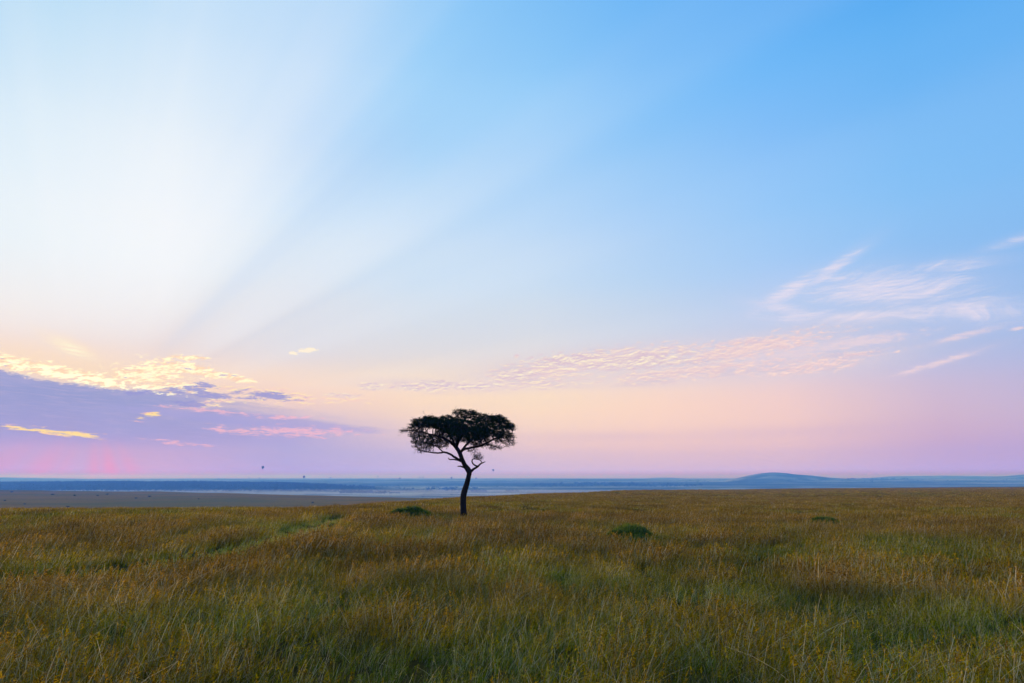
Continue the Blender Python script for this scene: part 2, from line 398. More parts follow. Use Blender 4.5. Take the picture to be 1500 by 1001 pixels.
# ================================================================== terrain
# Heights follow the lie of the land: a grassy rise under the camera, a brown plain below it to the left,
# the valley floor, a wooded ridge, the far plateau, a lone hill and pale mountains.
def terrain(X, Y0):
    X = np.asarray(X, dtype=float); Y0 = np.asarray(Y0, dtype=float)
    r = np.hypot(X, Y0) + 1e-6; az = np.degrees(np.arctan2(X, Y0))
    az2 = np.where(np.abs(az) > 52, np.sign(az) * 52 * (180 - np.abs(az)) / 128.0, az)
    Y = r * np.cos(np.radians(az2)); col = 750 + 1020 * np.tan(np.radians(az2))
    it = lambda xs, ys: np.interp(col, xs, ys)
    c = it([0, 450, 620, 860, 1060, 1500], [.006, .005, .004, .008, .011, .0095])
    Yc = it([0, 450, 500, 620, 750, 860, 1060, 1500], [75, 76, 80, 105, 165, 260, 620, 1250])
    und = (fbm(X / 9.0, Y0 / 9.0, 3, 3) - 0.5) * 0.34 * ss(r, 4, 25) + (fbm(X / 60.0, Y0 / 60.0, 8, 2) - 0.5) * 1.2 * ss(r, 60, 400)
    zn = -c * Y + und * (1 - 0.5 * ss(Y, 60, 200))
    zm = -26 + (fbm(X / 260.0, Y0 / 260.0, 5, 3) - 0.5) * 5
    k = ss(Y, Yc, Yc * 1.0 + np.maximum(260, Yc * .35))
    z = zn * (1 - k) + zm * k
    # far edge of the brown plain, then the valley floor
    Ym = it([0, 200, 375, 500, 580, 650, 750, 1000], [1700, 1570, 1290, 1150, 1080, 1010, 960, 900])
    zv = -74 + (fbm(X / 700.0, Y0 / 700.0, 12, 3) - 0.5) * 6
    k2 = ss(Y, np.maximum(Ym, Yc * 1.3), np.maximum(Ym, Yc * 1.3) * 1.25 + 250)
    z = z * (1 - k2) + zv * k2
    # wooded ridge left of the tree
    hr = it([-600, 0, 120, 300, 420, 520, 640], [-44, -31, -25, -26, -33, -54, -74]) + (fbm(X / 220.0, Y0 / 400.0, 31, 3) - 0.5) * 4
    kr = ss(Y, 3500, 4700) * (1 - ss(Y, 4800, 6000))
    z = np.where(col < 640, z + (np.maximum(hr, z) - z) * kr, z)
    # plateau climbing to the horizon
    hp = it([-400, 0, 300, 1000, 1500, 2000], [-30, -23, -8, -8, -12, -12]) + (fbm(X / 1500.0, Y0 / 1500.0, 41, 2) - 0.5) * 3
    kp = ss(Y, 4600, 9600)
    kp = np.where(Y < 9600, np.clip((Y - 4600) / 5000, 0, 1) ** 1.15, 1)
    z = z + (hp - z) * kp
    # lone hill
    ph = it([1030, 1062, 1080, 1100, 1118, 1132, 1150, 1166, 1185, 1215, 1260, 1300, 1420, 1560], [0, 4, 34, 70, 92, 100, 93, 76, 68, 42, 20, 8, 5, 0])
    z = z + ph * np.exp(-((Y - 8000) / 700.0) ** 2)
    # farther slope at the left edge, pale mountains at the right
    z = z + it([-500, -200, 0, 60, 130, 260], [70, 55, 38, 26, 8, 0]) * np.exp(-((Y - 12500) / 1200.0) ** 2)
    pm = it([940, 965, 980, 1010, 1230, 1270, 1305, 1345, 1380, 1440, 1490, 1560, 1900], [0, 20, 20, 0, 0, 12, 50, 56, 62, 54, 50, 70, 80])
    z = z + pm * np.exp(-((Y - 14000) / 1200.0) ** 2)
    p2 = it([1380, 1430, 1460, 1500, 1560, 1700], [0, 12, 32, 72, 98, 90])
    z = z + p2 * np.exp(-((Y - 11500) / 900.0) ** 2)
    return z

front = np.arange(-50, 50.01, 0.25)
azs = np.concatenate([np.arange(-180, -50, 5.0), front, np.arange(55, 180, 5.0)])
rs = np.unique(np.concatenate([np.geomspace(1.5, 60, 70), np.geomspace(60, 1500, 150), np.geomspace(1500, 3000, 50), np.linspace(3000, 10500, 170), np.geomspace(10500, 26000, 60)]))
A_, R_ = np.meshgrid(np.radians(azs), rs, indexing='ij')
GX = R_ * np.sin(A_); GY = R_ * np.cos(A_); GZ = terrain(GX, GY)
nA, nR = A_.shape
verts = np.stack([GX, GY, GZ], -1).reshape(-1, 3)
i0 = (np.arange(nA)[:, None] * nR + np.arange(nR - 1)[None, :])
i1 = (((np.arange(nA) + 1) % nA)[:, None] * nR + np.arange(nR - 1)[None, :])
quads = np.stack([i0, i0 + 1, i1 + 1, i1], -1).reshape(-1, 4)
verts = np.vstack([verts, [[0, 0, 0]]])
ci = len(verts) - 1
tris = np.stack([np.arange(nA) * nR, ((np.arange(nA) + 1) % nA) * nR, np.full(nA, ci)], -1)
quads = quads[:, ::-1]; tris = tris[:, ::-1]

g = Nodes('savanna_ground')
geo = g.n('ShaderNodeNewGeometry')
pos = geo.outputs['Position']
sx = g.n('ShaderNodeSeparateXYZ', i_0=pos)
flat = g.n('ShaderNodeCombineXYZ', i_0=sx.outputs[0], i_1=sx.outputs[1], i_2=0.0).outputs[0]
dist = g.n('ShaderNodeVectorMath', operation='LENGTH', i_0=flat).outputs['Value']
n1 = g.noise(flat, 0.35, 6, 0.65)
n2 = g.noise(flat, 0.03, 4, 0.6)
n3 = g.noise(flat, 0.004, 5, 0.6)
bandv = g.n('ShaderNodeMapping', i_Vector=flat); bandv.inputs['Scale'].default_value = (0.35, 1.0, 1.0)
n4 = g.noise(bandv.outputs[0], 0.0016, 6, 0.65)
near = g.mix(g.ramp(n1, [(0.35, 0.0), (0.68, 1.0)]), (0.040, 0.026, 0.008), (0.13, 0.080, 0.018))
near = g.mix(g.ramp(n2, [(0.42, 0.0), (0.62, 1.0)]), near, (0.050, 0.058, 0.014))
nstrip = g.noise(g.n('ShaderNodeMapping', i_Vector=flat, i_Scale=(0.25, 1.0, 1.0)).outputs[0], 0.012, 6, 0.7)
plain = g.mix(g.ramp(nstrip, [(0.40, 0.0), (0.60, 1.0)]), (0.42, 0.18, 0.03), (0.30, 0.145, 0.03))
plain = g.mix(g.ramp(n3, [(0.42, 0.0), (0.6, 0.9)]), plain, (0.24, 0.155, 0.03))
valley = g.mix(g.ramp(n4, [(0.42, 0.0), (0.58, 1.0)]), (0.55, 0.45, 0.28), (0.10, 0.11, 0.05))
valley = g.mix(g.ramp(n3, [(0.50, 0.0), (0.60, 0.75)]), valley, (0.05, 0.07, 0.03))
woodfloor = g.math('MULTIPLY', g.n('ShaderNodeMapRange', i_0=sx.outputs[2], i_1=-64.0, i_2=-56.0).outputs[0], g.n('ShaderNodeMapRange', i_0=dist, i_1=8200.0, i_2=6500.0).outputs[0])
valley = g.mix(woodfloor, valley, (0.05, 0.065, 0.03))
c1 = g.mix(g.math('SMOOTH_MIN', g.math('MULTIPLY_ADD', dist, 1 / 260.0, -0.35, clamp=True), 1.0, 0.0), near, plain)
c2 = g.mix(g.math('MULTIPLY_ADD', dist, 1 / 700.0, -2.6, clamp=True), c1, valley)
bmp = g.n('ShaderNodeBump', i_Strength=0.6, i_Distance=0.25, i_Height=n1)
gs = g.n('ShaderNodeBsdfPrincipled', i_Roughness=0.95)
gs.inputs['Specular IOR Level'].default_value = 0.0
g.t.links.new(c2, gs.inputs['Base Color']); g.t.links.new(bmp.outputs[0], gs.inputs['Normal'])
ground_mat = g.out(gs.outputs[0])
ground = link('ground', mesh_np('ground', verts, [quads, tris], ground_mat, True))
tag(ground, kind='structure')

# ================================================================== haze
hz = Nodes('morning_haze')
pv = hz.n('ShaderNodeVolumePrincipled')
pv.inputs['Color'].default_value = (*HAZE_COL, 1)
pv.inputs['Absorption Color'].default_value = (1, 1, 1, 1)
pv.inputs['Density'].default_value = HAZE_DENS
pv.inputs['Anisotropy'].default_value = 0.2
hz.n('ShaderNodeOutputMaterial', i_Volume=pv.outputs[0])
def box_mesh(name, x0, x1, y0, y1, z0, z1, mat):
    v = [(x, y, z) for x in (x0, x1) for y in (y0, y1) for z in (z0, z1)]
    f = np.array([(0, 1, 3, 2), (4, 6, 7, 5), (0, 4, 5, 1), (2, 3, 7, 6), (0, 2, 6, 4), (1, 5, 7, 3)])
    return mesh_np(name, v, f, mat)
zmin = float(verts[:, 2].min()); zmax = float(verts[:, 2].max())
haze = link('haze', box_mesh('haze', -26500, 26500, -26500, 26500, zmin - 1.0, max(zmax, 88) + 6, hz.mat))
tag(haze, kind='stuff')

mz_ = Nodes('valley_mist')
mv = mz_.n('ShaderNodeVolumePrincipled')
mv.inputs['Color'].default_value = (0.92, 0.95, 1.0, 1); mv.inputs['Absorption Color'].default_value = (1, 1, 1, 1)
mv.inputs['Density'].default_value = 3.2e-4; mv.inputs['Anisotropy'].default_value = 0.35
mz_.n('ShaderNodeOutputMaterial', i_Volume=mv.outputs[0])
def mist_bank(cx, cy, rx, ry, ztop, thick):
    """a flat lens of mist lying in the valley, thinning to nothing at its rim"""
    V = []; n = 40; ringsn = [1.0, .93, .8, .6, .35, .12]
    for s_ in ringsn:
        for k in range(n):
            a = 2 * math.pi * k / n; V.append((cx + rx * s_ * math.cos(a), cy + ry * s_ * math.sin(a) * (1 + .12 * math.sin(3 * a)), ztop - thick * .5 * s_ ** 2.5))
    V.append((cx, cy, ztop))
    m_ = len(V); V += [(x, y, 2 * (ztop - thick * .5) - z) for x, y, z in V[n:m_]]
    q = [(i * n + k, i * n + (k + 1) % n, (i + 1) * n + (k + 1) % n, (i + 1) * n + k) for i in range(5) for k in range(n)]
    t = [(5 * n + k, 5 * n + (k + 1) % n, 6 * n) for k in range(n)]
    lo_ = lambda i: i if i < n else m_ + (i - n)
    q += [tuple(lo_(j) for j in f[::-1]) for f in q]; t += [tuple(lo_(j) for j in f[::-1]) for f in t]
    return tag(link('valley_mist', mesh_np('valley_mist', V, [np.array(q), np.array(t)], mz_.mat)), kind='stuff')
mist_bank(-300, 3400, 4200, 900, -54, 34)

# ================================================================== grass
def leaf_shader(name, stops, straw, trans=0.35, green=(0.045, 0.075, 0.012)):
    """blade colour: 'tone' on each tuft moves from green to red-brown; 'b' is one blade's own straw / green chance, 'h' runs up it"""
    m = Nodes(name)
    tone = m.n('ShaderNodeAttribute', attribute_type='INSTANCER', attribute_name='tone').outputs['Fac']
    brt = m.n('ShaderNodeAttribute', attribute_type='INSTANCER', attribute_name='brt').outputs['Fac']
    b = m.n('ShaderNodeAttribute', attribute_name='b').outputs['Fac']
    h = m.n('ShaderNodeAttribute', attribute_name='h').outputs['Fac']
    t = m.math('ADD', tone, m.math('MULTIPLY_ADD', h, 0.34, -0.17))
    t = m.math('ADD', t, m.math('MULTIPLY_ADD', b, 0.5, -0.25), clamp=True)
    col = m.ramp(t, stops)
    col = m.mix(m.ramp(b, [(0.83, 0.0), (0.88, 1.0)]), col, straw)
    br2 = m.math('MULTIPLY', brt, m.math('MULTIPLY_ADD', m.math('FRACT', m.math('MULTIPLY', b, 7.3)), 1.25, 0.28))
    vm = m.n('ShaderNodeVectorMath', operation='SCALE', i_0=col, i_3=br2).outputs[0]
    d = m.n('ShaderNodeBsdfDiffuse', i_Color=vm).outputs[0]
    tr = m.n('ShaderNodeBsdfTranslucent', i_Color=vm).outputs[0]
    return m.out(m.n('ShaderNodeMixShader', i_0=trans, i_1=d, i_2=tr).outputs[0])
STOPS = [(0.0, (0.095, 0.185, 0.006)), (0.30, (0.240, 0.270, 0.004)), (0.52, (0.440, 0.330, 0.004)), (0.74, (0.570, 0.320, 0.006)), (1.0, (0.500, 0.240, 0.016))]
grass_mat = leaf_shader('grass_blades', STOPS, (0.74, 0.58, 0.30))

def blades(n, rad, hmin, hmax, w, segs, lean, bend, stalk=0.0, seed=0, core=1.0):
    """one clump: curved ribbons, a few of them thin seed stalks with a drooping head"""
    rg = np.random.default_rng(seed)
    V = []; Fq = []; Ft = []; B = []; H = []
    nv = 0
    for i in range(n):
        rr_ = rad * rg.random() ** 0.6; a = rg.random() * 2 * math.pi
        p = np.array([rr_ * math.cos(a), rr_ * math.sin(a), -0.03])
        st = rg.random() < stalk
        hgt = (hmin + (hmax - hmin) * rg.random() ** 1.1) * (1.28 if st else 1.0)
        ww = w * (0.62 if st else rg.uniform(.6, 1.25))
        az_ = rg.random() * 2 * math.pi
        out = np.array([math.cos(az_), math.sin(az_), 0]) * abs(rg.normal(0, lean)) + np.array([lean * 0.55, -0.03, 0])
        face = rg.random() * math.pi; side = np.array([math.cos(face), math.sin(face), 0])
        bv = rg.random() if not st else 0.86 + 0.14 * rg.random()
        bd = bend * rg.uniform(.3, 1.5) * (0.6 if st else 1)
        S = segs
        for k in range(S + 1):
            t = k / S
            c = p + out * hgt * (t * 0.55 + bd * t * t) + np.array([0, 0, hgt * (t - bd * 0.42 * t ** 2.6)])
            wt = ww * (1 - t) ** 0.7 if not st else ww * (1.0 - 0.5 * t)
            if k < S or st:
                V += [c - side * wt / 2, c + side * wt / 2]; H += [t, t]; B += [bv, bv]
            else:
                V += [c]; H += [t]; B += [bv]
        for k in range(S - 1 if not st else S):
            q = nv + 2 * k; Fq.append((q, q + 1, q + 3, q + 2))
        if not st:
            q = nv + 2 * (S - 1); Ft.append((q, q + 1, q + 2)); nv += 2 * S + 1
        else:
            nv += 2 * (S + 1)
            tip = c
            for j in range(7):                                 # spikelets of the seed head
                d = np.array([rg.normal(0.35, .5), rg.normal(0, .5), rg.normal(0.2, .6)]) * 0.055 * (w / 0.006) ** 0.5
                base = tip - np.array([0, 0, 0.022 * j]) * (w / 0.006) ** 0.3
                sd = np.cross(d, [0.3, 0.8, 0.4]); sd = sd / (np.linalg.norm(sd) + 1e-6) * w * 0.7
                V += [base - sd, base + sd, base + d]; H += [1.0] * 3; B += [0.25 + 0.35 * rg.random()] * 3
                Ft.append((nv, nv + 1, nv + 2)); nv += 3
    me = mesh_np('grass_tuft', np.array(V), [np.array(Fq).reshape(-1, 4), np.array(Ft).reshape(-1, 3)], grass_mat, False,
                 {'b': ('POINT', B), 'h': ('POINT', H)})
    return me
def source_collection(name, meshes):
    col = bpy.data.collections.new(name)
    for i, me in enumerate(meshes):
        o = bpy.data.objects.new('%s_%02d' % (name, i), me); col.objects.link(o)
    return col
def scatter(name, pts, rot, scl, idx, tone, brt, coll, kind='stuff'):
    me = bpy.data.meshes.new(name); me.vertices.add(len(pts)); me.vertices.foreach_set('co', np.asarray(pts, dtype=np.float32).ravel())
    for k, arr in (('tone', tone), ('brt', brt), ('scl', scl)):
        a = me.attributes.new(k, 'FLOAT', 'POINT'); a.data.foreach_set('value', np.asarray(arr, dtype=np.float32))
    a = me.attributes.new('pick', 'INT', 'POINT'); a.data.foreach_set('value', np.asarray(idx, dtype=np.int32))
    a = me.attributes.new('rot', 'FLOAT_VECTOR', 'POINT'); a.data.foreach_set('vector', np.asarray(rot, dtype=np.float32).ravel())
    o = link(name, me)
    ng = bpy.data.node_groups.new(name, 'GeometryNodeTree')
    ng.interface.new_socket('Geometry', in_out='INPUT', socket_type='NodeSocketGeometry')
    ng.interface.new_socket('Geometry', in_out='OUTPUT', socket_type='NodeSocketGeometry')
    N = ng.nodes; L = ng.links
    gi = N.new('NodeGroupInput'); go = N.new('NodeGroupOutput')
    ci_ = N.new('GeometryNodeCollectionInfo'); ci_.inputs['Collection'].default_value = coll
    ci_.inputs['Separate Children'].default_value = True; ci_.inputs['Reset Children'].default_value = True
    iop = N.new('GeometryNodeInstanceOnPoints'); iop.inputs['Pick Instance'].default_value = True
    def na(nm, t):
        q = N.new('GeometryNodeInputNamedAttribute'); q.data_type = t; q.inputs[0].default_value = nm
        return q.outputs['Attribute']
    L.new(gi.outputs[0], iop.inputs['Points']); L.new(ci_.outputs[0], iop.inputs['Instance'])
    L.new(na('pick', 'INT'), iop.inputs['Instance Index'])
    L.new(na('rot', 'FLOAT_VECTOR'), iop.inputs['Rotation']); L.new(na('scl', 'FLOAT'), iop.inputs['Scale'])
    L.new(iop.outputs[0], go.inputs[0])
    md = o.modifiers.new('scatter', 'NODES'); md.node_group = ng
    return tag(o, kind=kind)

# the old wheel track: where it runs the grass is short and green
def ground_at(px, py, hgrass=0.0):
    """first place where the sight line comes down to the sward"""
    Ys = np.geomspace(4.0, 900.0, 500)
    P = np.array([at(px, py, y) for y in Ys]); d = P[:, 2] - terrain(P[:, 0], P[:, 1]) - hgrass
    k = np.where(d < 0)[0]; k = k[0] if len(k) else len(Ys) - 1
    t = d[k - 1] / (d[k - 1] - d[k]) if d[k] < 0 else 1.0
    return P[k - 1] + (P[k] - P[k - 1]) * t
track = np.array([ground_at(*p, 0.12)[:2] for p in [(-90, 868), (0, 856), (90, 846), (170, 836), (240, 826), (300, 814), (345, 805), (385, 797), (420, 788), (446, 777), (466, 769), (482, 764), (494, 760)]])
def seg_dist(X, Y, line):
    best = np.full(np.shape(X), 1e9)
    for (ax, ay), (bx, by) in zip(line[:-1], line[1:]):
        vx, vy = bx - ax, by - ay
        t = np.clip(((X - ax) * vx + (Y - ay) * vy) / (vx * vx + vy * vy), 0, 1)
        best = np.minimum(best, np.hypot(X - ax - t * vx, Y - ay - t * vy))
    return best
MOUNDS = []   # x, y, radius of the bare circle round each mound
for (px, py, rr_) in ((598, 757, 2.1), (919, 788, 1.6), (1207, 768, 1.3)):
    p = ground_at(px, py, 0.2); MOUNDS.append((p[0], p[1], rr_))

def field(X, Y):
    """tone (0 green .. 1 red-brown), brightness and height of the sward at a place"""
    r = np.hypot(X, Y)
    f1 = fbm(X / 5.5 + 40, Y / 8.0, 51, 4, 0.6); f2 = fbm(X / 1.6, Y / 2.2, 61, 3, 0.6); f3 = fbm(X / 22.0, Y / 30.0, 71, 3)
    col = 750 + 1000 * X / np.maximum(Y, 1)
    tone = 0.44 + (f1 - 0.5) * 1.15 + (f2 - 0.5) * 0.55 + (f3 - 0.5) * 0.5 + 0.20 * ss(r, 11, 24) + 0.05 * ss(r, 24, 60) + 0.14 * ss(r, 60, 130) - 0.03 * (1 - ss(r, 10, 15)) + 0.04
    hgt = 0.60 + (f2 - 0.5) * 0.7 + (f1 - 0.5) * 0.35
    brt = 0.84 + (fbm(X / 3.0, Y / 3.0, 81, 3) - 0.5) * 0.9 - 0.08 * (1 - ss(r, 9, 20))
    dt = seg_dist(X, Y, track)
    tw = np.interp(Y, [20, 33, 40, 48, 58], [1.3, 1.5, 1.3, 2.0, 1.2])
    on = 1 - ss(dt, tw * 0.75, tw * 1.1)
    on = on * np.interp(Y, [18, 30, 40], [.8, .95, 1]); tone = tone * (1 - on * 0.8) + on * 0.30; hgt = hgt * (1 - on * 0.60); brt = brt * (1 + .8 * on)
    side = np.interp(X, track[:, 0], track[:, 1]) - Y                 # positive on the camera's side of the track
    lowside = ss(side, 0, .5) * (1 - ss(side, 5, 10)) * (X > track[0, 0]) * (X < track[-1, 0] + .5)
    hgt = hgt * (1 - 0.55 * lowside); tone = tone - 0.10 * lowside
    verge = np.exp(-((dt - tw * 1.4) / (tw * .5)) ** 2)
    tone = tone - verge * 0.14; hgt = hgt + verge * 0.12
    for mx, my, mr in MOUNDS:
        d = np.hypot(X - mx, Y - my)
        ring = np.exp(-((d - mr) / (mr * 0.9)) ** 2)
        tone = tone - ring * 0.34; hgt = hgt * (1 - 0.40 * np.exp(-(d / (mr * 1.1)) ** 2))
    return np.clip(tone, 0, 1), np.clip(brt, .5, 1.5), np.clip(hgt, 0.12, 1.5), on
def band(r0, r1, dens, halfaz, seed):
    rg = np.random.default_rng(seed)
    n = int(dens * R(halfaz) * (r1 * r1 - r0 * r0))
    r = np.sqrt(rg.random(n) * (r1 * r1 - r0 * r0) + r0 * r0); a = R(halfaz) * (2 * rg.random(n) - 1)
    return r * np.sin(a), r * np.cos(a), rg
near_set = source_collection('tuft_near', [blades(30, .26, .32, 1.05, .0175, 4, .55, .58, .15, 100 + i) for i in range(10)])
mid_set = source_collection('tuft_mid', [blades(66, .62, .32, .88, .030, 2, .48, .42, .12, 200 + i) for i in range(8)])
far_set = source_collection('tuft_far', [blades(150, 2.0, .30, .70, .060, 1, .40, .3, .0, 300 + i) for i in range(6)])
def sow(name, r0, r1, dens, half, coll, ncoll, seed, s0=1.0, fade=None):
    X, Y, rg = band(r0, r1, dens, half, seed)
    z = terrain(X, Y)
    tone, brt, hgt, on = field(X, Y)
    keep = np.ones(len(X), bool)
    for mx, my, mr in MOUNDS: keep &= np.hypot(X - mx, Y - my) > mr * 0.62
    # thin the sward in gaps
    keep &= rg.random(len(X)) < np.clip(0.45 + 1.2 * fbm(X / 1.1, Y / 1.1, 95, 2), 0.25, 1)
    if fade is not None: keep &= fade(X, Y, rg)
    X, Y, z, tone, brt, hgt = (q[keep] for q in (X, Y, z, tone, brt, hgt))
    n = len(X)
    rot = np.stack([rg.normal(0, .07, n), rg.normal(0.06, .07, n), rg.normal(0, .8, n)], -1)
    scl = s0 * hgt * rg.uniform(.8, 1.2, n)
    tone = np.clip(tone + rg.normal(0, .07, n), 0, 1); brt = brt * rg.uniform(.75, 1.25, n)
    scatter(name, np.stack([X, Y, z], -1), rot, scl, rg.integers(0, ncoll, n), tone, brt, coll)
    return n
sow('near_grass', 4.5, 26, 15.0, 47, near_set, 10, 1)
sow('mid_grass', 24, 72, 4.6, 43, mid_set, 8, 2)
onrise = lambda X, Y, rg: Y < np.interp(750 + 1020 * X / np.maximum(Y, 1), [0, 450, 500, 620, 750, 860, 1060, 1500], [110, 110, 115, 150, 230, 360, 760, 1300])
sow('far_grass', 68, 220, 0.62, 42, far_set, 6, 3, 0.95, onrise)
sow('distant_grass', 215, 900, 0.10, 40, far_set, 6, 4, 1.05, onrise)

# ================================================================== foliage and bark materials
def simple_mat(name, c1, c2, scale, rough=0.9, bump=0.0, stretch=(1, 1, 1)):
    m = Nodes(name)
    tcn = m.n('ShaderNodeTexCoord').outputs['Object']
    mp = m.n('ShaderNodeMapping', i_Vector=tcn); mp.inputs['Scale'].default_value = stretch
    nz = m.noise(mp.outputs[0], scale, 5, 0.6)
    col = m.mix(m.ramp(nz, [(0.35, 0.0), (0.65, 1.0)]), c1, c2)
    p = m.n('ShaderNodeBsdfPrincipled', i_Roughness=rough); p.inputs['Specular IOR Level'].default_value = 0.15
    m.t.links.new(col, p.inputs['Base Color'])
    if bump:
        b = m.n('ShaderNodeBump', i_Strength=0.8, i_Distance=bump, i_Height=nz); m.t.links.new(b.outputs[0], p.inputs['Normal'])
    return m.out(p.outputs[0])
bark_mat = simple_mat('acacia_bark', (0.010, 0.006, 0.004), (0.030, 0.018, 0.012), 3.0, 0.95, 0.03, (4, 4, 0.9))
def leaf_mat(name, c1, c2, trans=0.3):
    m = Nodes(name)
    b = m.n('ShaderNodeAttribute', attribute_name='b').outputs['Fac']
    col = m.mix(b, c1, c2)
    d = m.n('ShaderNodeBsdfDiffuse', i_Color=col).outputs[0]; t = m.n('ShaderNodeBsdfTranslucent', i_Color=col).outputs[0]
    return m.out(m.n('ShaderNodeMixShader', i_0=trans, i_1=d, i_2=t).outputs[0])
acacia_leaf = leaf_mat('acacia_leaves', (0.009, 0.024, 0.010), (0.024, 0.046, 0.014), 0.18)
shrub_leaf = leaf_mat('shrub_leaves', (0.016, 0.048, 0.012), (0.080, 0.140, 0.022), 0.22)
mound_grass = leaf_mat('mound_grass', (0.080, 0.160, 0.012), (0.420, 0.370, 0.050), 0.3)
wood_leaf = leaf_mat('woodland_leaves', (0.020, 0.038, 0.018), (0.045, 0.060, 0.026), 0.1)
soil_mat = simple_mat('mound_soil', (0.035, 0.026, 0.016), (0.075, 0.052, 0.030), 4.0, 0.95, 0.04)

def cards(C, size, rg, flat=0.0, aspect=0.6):
    """a small kinked leaf at every centre in C"""
    n = len(C)
    d = rg.normal(size=(n, 3)); d[:, 2] *= (1 - flat); d /= np.linalg.norm(d, axis=1)[:, None] + 1e-9
    u = rg.normal(size=(n, 3)); u[:, 2] *= (1 - flat * .5); s = np.cross(d, u); s /= np.linalg.norm(s, axis=1)[:, None] + 1e-9
    nn = np.cross(d, s)
    L = size * rg.uniform(.6, 1.3, n)[:, None]
    v = np.stack([C - d * L * .5, C + s * L * aspect * .5 + nn * L * .08, C + d * L * .5, C - s * L * aspect * .5 + nn * L * .08], 1).reshape(-1, 3)
    f = np.arange(4 * n).reshape(n, 4)
    return v, f, np.repeat(rg.random(n), 4)

# ================================================================== the acacia
tb = ground_at(679.5, 755.6, 0.30)
YT = tb[1]; TZ = float(terrain(tb[0], YT))
ORG = np.array([at(679.5, 755.6, YT)[0], YT, TZ])
ZS = 1106 / 210.0
def tp(zx, zy, d=0.0):
    return at(570 + zx / ZS, 580 + zy / ZS, YT + d) * np.array([1, 1, 1]) - ORG
MPP = float(np.linalg.norm(at(701, 700, YT) - at(700, 700, YT))) / ZS     # metres in one step of the traced outline
def catmull(P, sub):
    P = np.asarray(P, dtype=float); out = []
    Q = np.vstack([2 * P[0] - P[1], P, 2 * P[-1] - P[-2]])
    for i in range(1, len(Q) - 2):
        for k in range(sub):
            t = k / sub
            out.append(0.5 * ((2 * Q[i]) + (-Q[i - 1] + Q[i + 1]) * t + (2 * Q[i - 1] - 5 * Q[i] + 4 * Q[i + 1] - Q[i + 2]) * t * t + (-Q[i - 1] + 3 * Q[i] - 3 * Q[i + 1] + Q[i + 2]) * t ** 3))
    out.append(Q[-2]); return np.array(out)
def tube(path, rad, sides, rg=None, rough=0.0, cap=True):
    path = np.asarray(path); n = len(path); V = []
    T = np.gradient(path, axis=0); T /= np.linalg.norm(T, axis=1)[:, None] + 1e-9
    ref = np.array([0.13, 1.0, 0.07]); 
    for i in range(n):
        a = np.cross(T[i], ref); a /= np.linalg.norm(a) + 1e-9; b = np.cross(T[i], a)
        for k in range(sides):
            th = 2 * math.pi * k / sides; rr_ = rad[i]
            if rough: rr_ *= 1 + rough * (math.sin(th * 3 + i * .35) * .5 + math.sin(th * 5 - i * .22 + 1) * .35 + rg.normal(0, .25))
            V.append(path[i] + (a * math.cos(th) + b * math.sin(th)) * rr_)
    q = np.array([(i * sides + k, i * sides + (k + 1) % sides, (i + 1) * sides + (k + 1) % sides, (i + 1) * sides + k) for i in range(n - 1) for k in range(sides)])
    return np.array(V), q
trg = np.random.default_rng(21)
